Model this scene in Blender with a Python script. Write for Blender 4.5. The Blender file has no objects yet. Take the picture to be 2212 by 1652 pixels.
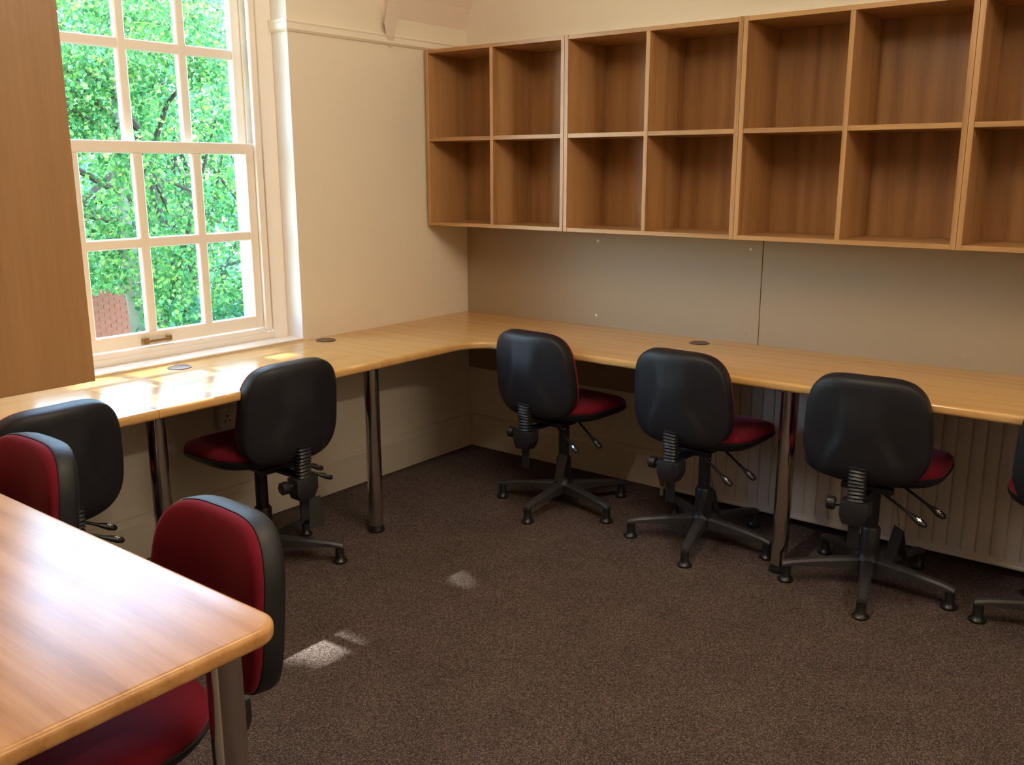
import bpy, bmesh, math, random
import numpy as np
from mathutils import Vector, Matrix

scene = bpy.context.scene
C = bpy.context.collection
PI = math.pi
random.seed(7)

# ------------------------------------------------------------------ camera
cam_d = bpy.data.cameras.new('camera')
cam = bpy.data.objects.new('camera', cam_d)
C.objects.link(cam)
rt = Vector((0.78832, 0.61526, -0.00169)).normalized()
up = Vector((-0.13598, 0.17692, 0.97479)).normalized()
fw = Vector((-0.60005, 0.76821, -0.22313)).normalized()
M = Matrix((rt, up, -fw)).transposed().to_4x4()
M.translation = Vector((3.1960, -3.7146, 1.4611))
cam.matrix_world = M
cam_d.sensor_width = 36.0
cam_d.lens = 36.0 * 2017.5 / 2212.0
cam_d.clip_start = 0.05
cam_d.clip_end = 200
scene.camera = cam

# ------------------------------------------------------------------ sky, sun, exposure
SUN_DIR = Vector((1.0, 0.05, -1.58)).normalized()          # way the light travels
world = bpy.data.worlds.new('sky'); scene.world = world
world.use_nodes = True
wn = world.node_tree.nodes; wl = world.node_tree.links
bg = wn['Background']
sky = wn.new('ShaderNodeTexSky')
sky.sky_type = 'NISHITA'
sky.sun_disc = False
sky.sun_elevation = math.asin(-SUN_DIR.z)
sky.sun_rotation = math.atan2(-SUN_DIR.x, -SUN_DIR.y)
sky.dust_density = 0.6
wl.new(sky.outputs[0], bg.inputs[0])
bg.inputs[1].default_value = 4.0

sun_d = bpy.data.lights.new('sun', 'SUN'); sun = bpy.data.objects.new('sun', sun_d); C.objects.link(sun)
sun.rotation_euler = SUN_DIR.to_track_quat('-Z', 'Y').to_euler()
sun_d.energy = 20.0
sun_d.angle = math.radians(0.53)
sun_d.color = (1.0, 0.96, 0.90)

scene.view_settings.view_transform = 'Standard'
scene.view_settings.look = 'None'
scene.view_settings.gamma = 1.0
scene.view_settings.use_curve_mapping = False
scene.view_settings.exposure = 0.0
scene.cycles.use_denoising = True
scene.cycles.max_bounces = 10
scene.cycles.diffuse_bounces = 6
scene.cycles.transparent_max_bounces = 24
scene.cycles.sample_clamp_indirect = 6.0
scene.cycles.caustics_reflective = False
scene.cycles.caustics_refractive = False

LAMP_GLOW = 55.0
LAMP_COLOR = (1.0, 0.84, 0.65)

# ------------------------------------------------------------------ materials
MATS = {}
def new_mat(name):
    m = bpy.data.materials.new(name); m.use_nodes = True
    MATS[name] = m
    nt = m.node_tree
    return m, nt, nt.nodes['Principled BSDF']

def set_in(node, **kw):
    for k, v in kw.items():
        node.inputs[k.replace('_', ' ')].default_value = v

def simple(name, col, rough=0.5, metal=0.0, coat=0.0, bump=0.0, bscale=200.0, spec=0.5, var=0.0, vscale=6.0):
    m, nt, b = new_mat(name)
    n, l = nt.nodes, nt.links
    b.inputs['Base Color'].default_value = (*col, 1)
    b.inputs['Roughness'].default_value = rough
    b.inputs['Metallic'].default_value = metal
    b.inputs['Coat Weight'].default_value = coat
    b.inputs['Specular IOR Level'].default_value = spec
    tc = n.new('ShaderNodeTexCoord')
    if var > 0:
        nz = n.new('ShaderNodeTexNoise'); nz.inputs['Scale'].default_value = vscale; nz.inputs['Detail'].default_value = 4
        l.new(tc.outputs['Object'], nz.inputs['Vector'])
        mx = n.new('ShaderNodeMix'); mx.data_type = 'RGBA'
        mx.inputs[6].default_value = (*[c * (1 - var) for c in col], 1)
        mx.inputs[7].default_value = (*[min(1, c * (1 + var)) for c in col], 1)
        l.new(nz.outputs['Fac'], mx.inputs[0]); l.new(mx.outputs[2], b.inputs['Base Color'])
    if bump > 0:
        nb = n.new('ShaderNodeTexNoise'); nb.inputs['Scale'].default_value = bscale; nb.inputs['Detail'].default_value = 3
        l.new(tc.outputs['Object'], nb.inputs['Vector'])
        bp = n.new('ShaderNodeBump'); bp.inputs['Strength'].default_value = bump; bp.inputs['Distance'].default_value = 0.002
        l.new(nb.outputs['Fac'], bp.inputs['Height']); l.new(bp.outputs['Normal'], b.inputs['Normal'])
    return m

def wood(name, dark, mid, light, axis='Z', rough=0.38, coat=0.0, grain=1.0, big=1.0, spec=0.5):
    """laminate oak: grain runs along one object axis; figure from stretched noise"""
    m, nt, b = new_mat(name)
    n, l = nt.nodes, nt.links
    tc = n.new('ShaderNodeTexCoord'); mp = n.new('ShaderNodeMapping')
    s = {'X': (0.06, 1, 1), 'Y': (1, 0.06, 1), 'Z': (1, 1, 0.06)}[axis]
    mp.inputs['Scale'].default_value = s
    oi = n.new('ShaderNodeObjectInfo')
    ad = n.new('ShaderNodeVectorMath'); ad.operation = 'ADD'
    ml = n.new('ShaderNodeMath'); ml.operation = 'MULTIPLY'; ml.inputs[1].default_value = 7.3
    l.new(oi.outputs['Random'], ml.inputs[0])
    l.new(tc.outputs['Object'], ad.inputs[0]); l.new(ml.outputs[0], ad.inputs[1])
    l.new(ad.outputs[0], mp.inputs['Vector'])
    n1 = n.new('ShaderNodeTexNoise'); n1.inputs['Scale'].default_value = 14 * big; n1.inputs['Detail'].default_value = 5
    n1.inputs['Distortion'].default_value = 1.2
    n2 = n.new('ShaderNodeTexNoise'); n2.inputs['Scale'].default_value = 170 * grain; n2.inputs['Detail'].default_value = 3
    wv = n.new('ShaderNodeTexWave'); wv.inputs['Scale'].default_value = 5 * big; wv.inputs['Distortion'].default_value = 9
    wv.inputs['Detail'].default_value = 3; wv.bands_direction = {'X': 'Y', 'Y': 'X', 'Z': 'X'}[axis]
    for t in (n1, n2, wv): l.new(mp.outputs[0], t.inputs['Vector'])
    r = n.new('ShaderNodeValToRGB')
    e = r.color_ramp.elements
    e[0].position = 0.28; e[0].color = (*dark, 1)
    e[1].position = 0.72; e[1].color = (*light, 1)
    q = e.new(0.5); q.color = (*mid, 1)
    a1 = n.new('ShaderNodeMath'); a1.operation = 'MULTIPLY'; a1.inputs[1].default_value = 0.55
    a2 = n.new('ShaderNodeMath'); a2.operation = 'MULTIPLY_ADD'; a2.inputs[1].default_value = 0.28
    a3 = n.new('ShaderNodeMath'); a3.operation = 'MULTIPLY_ADD'; a3.inputs[1].default_value = 0.17
    l.new(n1.outputs['Fac'], a1.inputs[0])
    l.new(n2.outputs['Fac'], a2.inputs[0]); l.new(a1.outputs[0], a2.inputs[2])
    l.new(wv.outputs['Fac'], a3.inputs[0]); l.new(a2.outputs[0], a3.inputs[2])
    l.new(a3.outputs[0], r.inputs[0]); l.new(r.outputs[0], b.inputs['Base Color'])
    b.inputs['Roughness'].default_value = rough
    b.inputs['Coat Weight'].default_value = coat
    b.inputs['Coat Roughness'].default_value = 0.12
    b.inputs['Specular IOR Level'].default_value = spec
    bp = n.new('ShaderNodeBump'); bp.inputs['Strength'].default_value = 0.06; bp.inputs['Distance'].default_value = 0.001
    l.new(n2.outputs['Fac'], bp.inputs['Height']); l.new(bp.outputs['Normal'], b.inputs['Normal'])
    return m

simple('wall_paint', (0.76, 0.69, 0.565), 0.75, bump=0.35, bscale=90, var=0.03, vscale=1.5)
simple('gable_paint', (0.76, 0.69, 0.575), 0.75, bump=0.3, bscale=90, var=0.03, vscale=1.5)
simple('slope_paint', (0.74, 0.62, 0.53), 0.8, bump=0.2, bscale=80)
simple('ceiling_paint', (0.80, 0.76, 0.68), 0.85)
simple('board_paint', (0.33, 0.25, 0.16), 0.55, bump=0.1, bscale=300, var=0.03, vscale=2)
simple('gloss_paint', (0.82, 0.75, 0.60), 0.28, bump=0.08, bscale=60)
simple('rail_paint', (0.82, 0.76, 0.64), 0.4)
simple('window_paint', (0.86, 0.80, 0.72), 0.25, bump=0.06, bscale=50)
simple('outer_paint', (0.84, 0.86, 0.86), 0.4)
simple('reveal_daylit', (0.82, 0.80, 0.77), 0.7)  # cream wall colour whitened to stand for window daylight on the reveals
simple('skirting_paint', (0.72, 0.65, 0.54), 0.3)
simple('brass', (0.42, 0.26, 0.12), 0.35, metal=0.9)
simple('steel', (0.62, 0.60, 0.58), 0.14, metal=1.0)
simple('bright_bolt', (0.7, 0.7, 0.7), 0.2, metal=1.0)
simple('plastic_black', (0.014, 0.014, 0.017), 0.42, bump=0.12, bscale=500)
simple('shell_black', (0.013, 0.013, 0.016), 0.48, bump=0.18, bscale=700, spec=0.32)
simple('arm_grey', (0.040, 0.038, 0.040), 0.45, bump=0.1, bscale=400)
simple('rubber', (0.010, 0.010, 0.011), 0.35)
simple('card_black', (0.012, 0.012, 0.014), 0.3)
simple('grommet_brown', (0.055, 0.030, 0.022), 0.3)
simple('white_plastic', (0.62, 0.58, 0.54), 0.35)
simple('hole_dark', (0.01, 0.01, 0.01), 0.6)
simple('radiator_enamel', (0.66, 0.60, 0.56), 0.35)
simple('filler_pale', (0.78, 0.72, 0.62), 0.7)
simple('filler_dull', (0.36, 0.27, 0.18), 0.7)
simple('lamp_housing', (0.75, 0.75, 0.73), 0.4)
simple('mark_silver', (0.6, 0.6, 0.6), 0.3, metal=0.8)

def fabric(name, col):
    m, nt, b = new_mat(name)
    n, l = nt.nodes, nt.links
    tc = n.new('ShaderNodeTexCoord')
    nz = n.new('ShaderNodeTexNoise'); nz.inputs['Scale'].default_value = 420; nz.inputs['Detail'].default_value = 2
    l.new(tc.outputs['Object'], nz.inputs['Vector'])
    mx = n.new('ShaderNodeMix'); mx.data_type = 'RGBA'
    mx.inputs[6].default_value = (*[c * 0.75 for c in col], 1); mx.inputs[7].default_value = (*[c * 1.25 for c in col], 1)
    l.new(nz.outputs['Fac'], mx.inputs[0]); l.new(mx.outputs[2], b.inputs['Base Color'])
    bp = n.new('ShaderNodeBump'); bp.inputs['Strength'].default_value = 0.25; bp.inputs['Distance'].default_value = 0.001
    l.new(nz.outputs['Fac'], bp.inputs['Height']); l.new(bp.outputs['Normal'], b.inputs['Normal'])
    b.inputs['Roughness'].default_value = 0.9
    b.inputs['Specular IOR Level'].default_value = 0.15
    b.inputs['Sheen Weight'].default_value = 0.35
    b.inputs['Sheen Roughness'].default_value = 0.4
    b.inputs['Sheen Tint'].default_value = (0.9, 0.25, 0.3, 1)
    return m
fabric('fabric_red', (0.15, 0.007, 0.018))

OAK = ((0.25, 0.122, 0.044), (0.42, 0.220, 0.085), (0.50, 0.280, 0.118))
wood('oak_vertical', *OAK, axis='Z', rough=0.36)
wood('oak_horizontal', *OAK, axis='X', rough=0.36)
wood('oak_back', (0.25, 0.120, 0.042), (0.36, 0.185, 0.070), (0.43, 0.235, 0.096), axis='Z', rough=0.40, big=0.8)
BEECH = ((0.545, 0.300, 0.097), (0.60, 0.345, 0.120), (0.645, 0.385, 0.145))
wood('beech_x', *BEECH, axis='X', rough=0.17, spec=0.9, big=0.7)
wood('beech_y', *BEECH, axis='Y', rough=0.17, spec=0.9, big=0.7)
wood('beech_near', (0.42, 0.195, 0.062), (0.58, 0.300, 0.110), (0.68, 0.39, 0.17), axis='X', rough=0.25, spec=0.42, big=0.8)

def carpet():
    m, nt, b = new_mat('carpet')
    n, l = nt.nodes, nt.links
    tc = n.new('ShaderNodeTexCoord')
    n1 = n.new('ShaderNodeTexNoise'); n1.inputs['Scale'].default_value = 210; n1.inputs['Detail'].default_value = 5; n1.inputs['Roughness'].default_value = 0.85
    vo = n.new('ShaderNodeTexVoronoi'); vo.inputs['Scale'].default_value = 330; l.new(tc.outputs['Object'], vo.inputs['Vector'])
    n2 = n.new('ShaderNodeTexNoise'); n2.inputs['Scale'].default_value = 5; n2.inputs['Detail'].default_value = 3
    for t in (n1, n2): l.new(tc.outputs['Object'], t.inputs['Vector'])
    r = n.new('ShaderNodeValToRGB'); e = r.color_ramp.elements
    e[0].position = 0.30; e[0].color = (0.028, 0.020, 0.0185, 1)
    e[1].position = 0.74; e[1].color = (0.280, 0.205, 0.182, 1)
    q = e.new(0.52); q.color = (0.095, 0.070, 0.063, 1)
    a = n.new('ShaderNodeMath'); a.operation = 'MULTIPLY_ADD'; a.inputs[1].default_value = 0.10
    s = n.new('ShaderNodeMath'); s.operation = 'SUBTRACT'; s.inputs[1].default_value = 0.05
    vm = n.new('ShaderNodeMix'); vm.inputs[0].default_value = 0.42
    l.new(n1.outputs['Fac'], vm.inputs[2]); l.new(vo.outputs['Color'], vm.inputs[3])
    l.new(n2.outputs['Fac'], a.inputs[0]); l.new(vm.outputs[0], a.inputs[2])
    l.new(a.outputs[0], s.inputs[0]); l.new(s.outputs[0], r.inputs[0]); l.new(r.outputs[0], b.inputs['Base Color'])
    b.inputs['Roughness'].default_value = 1.0
    b.inputs['Specular IOR Level'].default_value = 0.1
    bp = n.new('ShaderNodeBump'); bp.inputs['Strength'].default_value = 0.7; bp.inputs['Distance'].default_value = 0.004
    l.new(n1.outputs['Fac'], bp.inputs['Height']); l.new(bp.outputs['Normal'], b.inputs['Normal'])
carpet()

def glass():
    m = bpy.data.materials.new('window_glass'); m.use_nodes = True; MATS['window_glass'] = m
    nt = m.node_tree; n, l = nt.nodes, nt.links
    n.remove(n['Principled BSDF'])
    t = n.new('ShaderNodeBsdfTransparent'); t.inputs[0].default_value = (0.93, 0.98, 0.97, 1)
    g = n.new('ShaderNodeBsdfGlossy'); g.inputs['Roughness'].default_value = 0.02
    lw = n.new('ShaderNodeLayerWeight'); lw.inputs[0].default_value = 0.5      # symmetric for both faces of the thin pane
    pw = n.new('ShaderNodeMath'); pw.operation = 'POWER'; pw.inputs[1].default_value = 4.0
    f = n.new('ShaderNodeMath'); f.operation = 'MULTIPLY_ADD'; f.inputs[1].default_value = 0.55; f.inputs[2].default_value = 0.03
    l.new(lw.outputs['Facing'], pw.inputs[0]); l.new(pw.outputs[0], f.inputs[0])
    x = n.new('ShaderNodeMixShader')
    l.new(f.outputs[0], x.inputs[0]); l.new(t.outputs[0], x.inputs[1]); l.new(g.outputs[0], x.inputs[2])
    l.new(x.outputs[0], n['Material Output'].inputs[0])
glass()

def leaf_mat(name, c0, c1, c2):
    m = bpy.data.materials.new(name); m.use_nodes = True; MATS[name] = m
    nt = m.node_tree; n, l = nt.nodes, nt.links
    b = n['Principled BSDF']
    g = n.new('ShaderNodeNewGeometry')
    r = n.new('ShaderNodeValToRGB'); e = r.color_ramp.elements
    e[0].position = 0.0; e[0].color = (*c0, 1); e[1].position = 1.0; e[1].color = (*c2, 1)
    q = e.new(0.55); q.color = (*c1, 1)
    l.new(g.outputs['Random Per Island'], r.inputs[0])
    l.new(r.outputs[0], b.inputs['Base Color'])
    b.inputs['Roughness'].default_value = 0.42
    t = n.new('ShaderNodeBsdfTranslucent')
    l.new(r.outputs[0], t.inputs[0])
    x = n.new('ShaderNodeMixShader'); x.inputs[0].default_value = 0.45
    l.new(b.outputs[0], x.inputs[1]); l.new(t.outputs[0], x.inputs[2])
    l.new(x.outputs[0], n['Material Output'].inputs[0])
leaf_mat('leaf_green', (0.025, 0.13, 0.03), (0.09, 0.30, 0.085), (0.30, 0.48, 0.10))
leaf_mat('leaf_blue_green', (0.04, 0.18, 0.09), (0.09, 0.32, 0.18), (0.22, 0.46, 0.26))
simple('bark', (0.07, 0.055, 0.042), 0.9, bump=1.0, bscale=25, var=0.3, vscale=8)
simple('bark_pale', (0.22, 0.20, 0.16), 0.9, bump=1.0, bscale=25, var=0.3, vscale=8)
simple('brick_red', (0.27, 0.075, 0.048), 0.85, bump=0.5, bscale=60, var=0.25, vscale=9)
simple('mortar', (0.30, 0.22, 0.18), 0.95, bump=0.4, bscale=80)
simple('lawn', (0.10, 0.18, 0.05), 0.95, var=0.4, vscale=3)

def brickwork():
    m, nt, b = new_mat('brickwork')
    n, l = nt.nodes, nt.links
    tc = n.new('ShaderNodeTexCoord'); mp = n.new('ShaderNodeMapping')
    mp.inputs['Rotation'].default_value = (PI / 2, 0, PI / 2)
    br = n.new('ShaderNodeTexBrick')
    br.inputs['Color1'].default_value = (0.27, 0.075, 0.048, 1); br.inputs['Color2'].default_value = (0.22, 0.062, 0.042, 1)
    br.inputs['Mortar'].default_value = (0.30, 0.22, 0.18, 1)
    br.inputs['Scale'].default_value = 1.0; br.inputs['Brick Width'].default_value = 0.225
    br.inputs['Row Height'].default_value = 0.075; br.inputs['Mortar Size'].default_value = 0.006
    l.new(tc.outputs['Object'], mp.inputs[0]); l.new(mp.outputs[0], br.inputs[0]); l.new(br.outputs[0], b.inputs['Base Color'])
    b.inputs['Roughness'].default_value = 0.9
brickwork()

def emit(name, col, strength):
    m = bpy.data.materials.new(name); m.use_nodes = True; MATS[name] = m
    nt = m.node_tree; n, l = nt.nodes, nt.links
    n.remove(n['Principled BSDF'])
    e = n.new('ShaderNodeEmission'); e.inputs[0].default_value = (*col, 1); e.inputs[1].default_value = strength
    l.new(e.outputs[0], n['Material Output'].inputs[0])
emit('lamp_glow', LAMP_COLOR, LAMP_GLOW)

# ------------------------------------------------------------------ mesh helpers
def obj(name, me, mat, parent=None, loc=None, rot=None):
    if isinstance(me, bmesh.types.BMesh):
        bm = me; me = bpy.data.meshes.new(name); bm.to_mesh(me); bm.free()
    o = bpy.data.objects.new(name, me); C.objects.link(o)
    if mat and not me.materials: me.materials.append(MATS[mat])
    if parent: o.parent = parent
    if loc: o.location = loc
    if rot: o.rotation_euler = rot
    return o

def smooth(me, angle=40):
    for p in me.polygons: p.use_smooth = True
    try: me.set_sharp_from_angle(angle=math.radians(angle))
    except Exception: pass
    return me

def tag(o, label=None, cat=None, group=None, kind=None):
    if label: o['label'] = label
    if cat: o['category'] = cat
    if group: o['group'] = group
    if kind: o['kind'] = kind
    return o

def thing(name, label, cat, loc=(0, 0, 0), rotz=0.0, group=None, kind=None):
    o = bpy.data.objects.new(name, None); C.objects.link(o)
    o.location = loc; o.rotation_euler = (0, 0, rotz)
    o.empty_display_size = 0.1
    return tag(o, label, cat, group, kind)

def box_into(bm, x0, x1, y0, y1, z0, z1, bev=0.0, seg=1):
    r = bmesh.ops.create_cube(bm, size=1.0)
    vs = r['verts']
    bmesh.ops.scale(bm, verts=vs, vec=(x1 - x0, y1 - y0, z1 - z0))
    bmesh.ops.translate(bm, verts=vs, vec=((x0 + x1) / 2, (y0 + y1) / 2, (z0 + z1) / 2))
    if bev > 0:
        es = list({e for v in vs for e in v.link_edges})
        bmesh.ops.bevel(bm, geom=es, offset=bev, segments=seg, profile=0.5, affect='EDGES')

def boxes(*bs, bev=0.0, seg=1):
    bm = bmesh.new()
    for b in bs: box_into(bm, *b, bev=bev, seg=seg)
    return bm

def box(name, b, mat, parent=None, bev=0.0, seg=1):
    return obj(name, boxes(b, bev=bev, seg=seg), mat, parent)

def lathe(profile, n=24, cap=True):
    """profile: list of (r, z) bottom to top"""
    vs, fs = [], []
    for r, z in profile:
        for k in range(n):
            a = 2 * PI * k / n
            vs.append((r * math.cos(a), r * math.sin(a), z))
    for i in range(len(profile) - 1):
        for k in range(n):
            k2 = (k + 1) % n
            fs.append((i * n + k, i * n + k2, (i + 1) * n + k2, (i + 1) * n + k))
    if cap:
        fs.append(tuple(reversed(range(n))))
        b = (len(profile) - 1) * n
        fs.append(tuple(range(b, b + n)))
    me = bpy.data.meshes.new('lathe'); me.from_pydata(vs, [], fs); me.update()
    return smooth(me, 35)

def sweep(path, radii, n=10, flat=1.0):
    """round tube along a path; radii per point"""
    pts = [Vector(p) for p in path]
    vs, fs = [], []
    for i, p in enumerate(pts):
        d = (pts[min(i + 1, len(pts) - 1)] - pts[max(i - 1, 0)]).normalized()
        a = d.cross(Vector((0, 0, 1)))
        if a.length < 1e-3: a = d.cross(Vector((0, 1, 0)))
        a.normalize(); b = d.cross(a)
        for k in range(n):
            t = 2 * PI * k / n
            vs.append(p + float(radii[i]) * (math.cos(t) * a + flat * math.sin(t) * b))
    for i in range(len(pts) - 1):
        for k in range(n):
            k2 = (k + 1) % n
            fs.append((i * n + k, i * n + k2, (i + 1) * n + k2, (i + 1) * n + k))
    fs.append(tuple(reversed(range(n)))); b = (len(pts) - 1) * n; fs.append(tuple(range(b, b + n)))
    me = bpy.data.meshes.new('sweep'); me.from_pydata([tuple(v) for v in vs], [], fs); me.update()
    return smooth(me, 50)

def join_meshes(name, mes):
    bm = bmesh.new()
    for m in mes:
        bm.from_mesh(m)
    me = bpy.data.meshes.new(name); bm.to_mesh(me); bm.free()
    for p in me.polygons: p.use_smooth = True
    return smooth(me, 40)

def rings(name, outline, layers, place, close_first=True, close_last=True, ang=50):
    """stack of rings: layers = (inset, w); place(u, v, w) -> xyz"""
    n = len(outline)
    vs, fs = [], []
    pts = [Vector(q) for q in outline]
    c = sum(pts, Vector((0, 0))) / n
    for ins, w in layers:
        for q in pts:
            d = q - c; L = d.length
            s = max(0.0, 1 - ins) if ins <= 1 else 0
            vs.append(place(c.x + d.x * s, c.y + d.y * s, w))
    for i in range(len(layers) - 1):
        for k in range(n):
            k2 = (k + 1) % n
            fs.append((i * n + k, i * n + k2, (i + 1) * n + k2, (i + 1) * n + k))
    if close_first: fs.append(tuple(reversed(range(n))))
    if close_last:
        b = (len(layers) - 1) * n; fs.append(tuple(range(b, b + n)))
    me = bpy.data.meshes.new(name); me.from_pydata([tuple(v) for v in vs], [], fs); me.update()
    bm = bmesh.new(); bm.from_mesh(me); bmesh.ops.recalc_face_normals(bm, faces=bm.faces); bm.to_mesh(me); bm.free()
    return smooth(me, ang)

def copy_tree(o, parent=None):
    c = o.copy(); C.objects.link(c); c.parent = parent
    for ch in list(o.children): copy_tree(ch, c)
    return c

# ------------------------------------------------------------------ dimensions
H = 0.73            # worktop height
YB = -3.42          # wall behind the near desk
WY0, WY1 = -2.385, -1.104   # window opening
WZ0, WZ1 = 0.735, 2.38
CEIL = 3.05
XE, YE = 5.6, -5.2  # far ends of the room (out of view)

# ------------------------------------------------------------------ room shell
tag(box('floor', (-0.30, XE, YE, 0.30, -0.12, 0.0), 'carpet'), 'brown flecked carpet covering the office floor', 'floor', kind='structure')

bm = boxes((-0.30, 0, YB - 0.2, 0.2, 0.0, WZ0 - 0.001), (-0.30, 0, YB - 0.2, 0.2, WZ1, CEIL),
           (-0.30, 0, YB - 0.2, WY0, WZ0 - 0.001, WZ1), (-0.30, 0, WY1, 0.2, WZ0 - 0.001, WZ1))
tag(obj('wall_left', bm, 'wall_paint'), 'cream painted plaster wall around the sash window', 'wall', kind='structure')
tag(box('wall_right', (0.0, XE, 0.012, 0.212, 0.0, CEIL), 'gable_paint'), 'cream painted wall behind the oak pigeonhole shelves', 'wall', kind='structure')
tag(box('wall_near', (0.0, 2.10, YB - 0.14, YB, 0.0, CEIL), 'gable_paint'), 'cream wall behind the near desk and its wall unit', 'wall', kind='structure')
tag(box('wall_side', (1.96, 2.10, YE, YB - 0.14, 0.0, CEIL), 'gable_paint'), 'cream return wall beside the viewer', 'wall', kind='structure')
tag(box('wall_rear', (1.96, XE, YE - 0.14, YE, 0.0, CEIL), 'gable_paint'), 'cream rear wall of the office', 'wall', kind='structure')
tag(box('wall_end', (XE, XE + 0.14, YE, 0.212, 0.0, CEIL), 'gable_paint'), 'cream end wall of the office', 'wall', kind='structure')
tag(box('ceiling', (-0.30, XE, YE, 0.212, CEIL, CEIL + 0.1), 'ceiling_paint'), 'pale flat ceiling of the office', 'ceiling', kind='structure')

# steep sloping ceiling between roof brace and gable wall
prof = [(0.0, 2.128), (0.030, 2.222), (0.075, 2.315), (0.17, 2.48), (0.30, 2.70), (0.52, CEIL)]
vs = []; fs = []
for yy in (-0.515, 0.012):
    for x, z in prof: vs.append((x, yy, z))
    vs.append((0.0, yy, CEIL))
n = len(prof) + 1
for i in range(n - 1): fs.append((i, i + 1, n + i + 1, n + i))
fs.append((n - 1, 0, n, 2 * n - 1)); fs.append(tuple(range(n))); fs.append(tuple(reversed(range(n, 2 * n))))
me = bpy.data.meshes.new('ceiling_slope'); me.from_pydata(vs, [], fs); me.update()
bm = bmesh.new(); bm.from_mesh(me); bmesh.ops.recalc_face_normals(bm, faces=bm.faces); bm.to_mesh(me); bm.free()
tag(obj('ceiling_slope', me, 'slope_paint'), 'steep sloping ceiling above the picture rail in the corner', 'ceiling', kind='structure')

# baseboards (tall, with a moulded top)
def baseboard(name, run, axis, label):
    pr = [(0, 0), (0.020, 0), (0.020, 0.145), (0.016, 0.150), (0.014, 0.160), (0.008, 0.172), (0.0, 0.176)]
    vs, fs = [], []
    for t in run:
        for d, z in pr:
            vs.append((d, t, z) if axis == 'y' else (t, 0.012 - d, z))
    n = len(pr)
    for i in range(n): fs.append((i, (i + 1) % n, n + (i + 1) % n, n + i))
    fs.append(tuple(range(n))); fs.append(tuple(reversed(range(n, 2 * n))))
    me = bpy.data.meshes.new(name); me.from_pydata(vs, [], fs); me.update()
    bm = bmesh.new(); bm.from_mesh(me); bmesh.ops.recalc_face_normals(bm, faces=bm.faces); bm.to_mesh(me); bm.free()
    return tag(obj(name, me, 'skirting_paint'), label, 'baseboard', kind='structure')
baseboard('baseboard_left', (YB, 0.012), 'y', 'tall cream skirting board under the window desk')
baseboard('baseboard_right', (0.02, XE), 'x', 'tall cream skirting board behind the radiator')

# picture rail
def rail(name, pts, label):
    """pts: polyline of wall-face points (x, y) with outward normals"""
    pr = [(0.0, 2.008), (0.010, 2.010), (0.018, 2.018), (0.018, 2.040), (0.022, 2.046), (0.022, 2.054), (0.0, 2.058)]
    vs, fs = [], []
    n = len(pr)
    for (x, y, nx, ny) in pts:
        for d, z in pr: vs.append((x + nx * d, y + ny * d, z))
    for s in range(len(pts) - 1):
        for i in range(n): fs.append((s * n + i, s * n + (i + 1) % n, (s + 1) * n + (i + 1) % n, (s + 1) * n + i))
    fs.append(tuple(range(n))); fs.append(tuple(reversed(range((len(pts) - 1) * n, len(pts) * n))))
    me = bpy.data.meshes.new(name); me.from_pydata(vs, [], fs); me.update()
    bm = bmesh.new(); bm.from_mesh(me); bmesh.ops.recalc_face_normals(bm, faces=bm.faces); bm.to_mesh(me); bm.free()
    return tag(obj(name, me, 'rail_paint'), label, 'picture rail', kind='structure')
rail('trim_1', [(-0.099, WY1, 0, -1), (0.0, WY1, 1, -1), (0.0, 0.012, 1, -1)], 'cream picture rail along the window wall')
rail('trim_2', [(0.0, 0.012, 1, -1), (XE, 0.012, 0, -1)], 'cream picture rail behind the tops of the pigeonhole shelves')

# curved roof brace on the window wall
pf = [(0.0, 1.998), (0.012, 2.012), (0.026, 2.045), (0.038, 2.09), (0.055, 2.15), (0.085, 2.23), (0.16, 2.38), (0.30, 2.60), (0.46, 2.80), (0.70, CEIL)]
pb = [(0.46, CEIL), (0.25, 2.80), (0.10, 2.55), (0.02, 2.35), (0.0, 2.20)]
loop = pf + pb
vs, fs = [], []
for y in (-0.590, -0.515):
    for i, (x, z) in enumerate(loop):
        yy = y
        if y < -0.55 and z < 2.07: yy = -0.590 + (2.07 - z) / 0.072 * 0.066   # tip tapers towards the corner side
        vs.append((x, yy, z))
n = len(loop)
for i in range(n): fs.append((i, (i + 1) % n, n + (i + 1) % n, n + i))
fs.append(tuple(range(n))); fs.append(tuple(reversed(range(n, 2 * n))))
me = bpy.data.meshes.new('roof_brace'); me.from_pydata(vs, [], fs); me.update()
bm = bmesh.new(); bm.from_mesh(me); bmesh.ops.recalc_face_normals(bm, faces=bm.faces); bm.to_mesh(me); bm.free()
tag(obj('roof_brace', me, 'slope_paint'), 'curved painted roof brace coming to a point over the picture rail', 'brace')

# backing boards above the worktop on the shelf wall
for k, (x0, x1, lab) in enumerate(((0.002, 1.6165, 'tan backing board above the desk between the corner and the joint'),
                                   (1.6195, 3.236, 'tan backing board above the desk to the right of the joint'))):
    t = thing('backing_board', lab, 'wall board', (x0, 0, H), group='boards between worktop and shelves')
    box('panel', (0, x1 - x0, 0.0, 0.0118, -0.30, 0.52), 'board_paint', t, bev=0.001)
    sp = [(0.806, 1.132, 0.006, 'filler_pale'), (0.804, 0.781, 0.006, 'filler_pale'), (1.564, 1.131, 0.006, 'filler_pale'),
          (1.559, 0.774, 0.006, 'filler_dull'), (0.055, 0.79, 0.0035, 'filler_dull')] if k == 0 else \
         [(1.665, 0.779, 0.0065, 'filler_dull'), (2.426, 0.775, 0.008, 'filler_dull'), (2.427, 1.129, 0.006, 'filler_dull'), (1.665, 1.13, 0.005, 'filler_dull')]
    for (x, z, r, mt) in sp:
        o = obj('screw_cap', lathe([(r, 0), (r, 0.0012), (r * 0.7, 0.002)], 12), mt, t, (x - x0, 0.0, z - H), (PI / 2, 0, 0))

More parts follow.
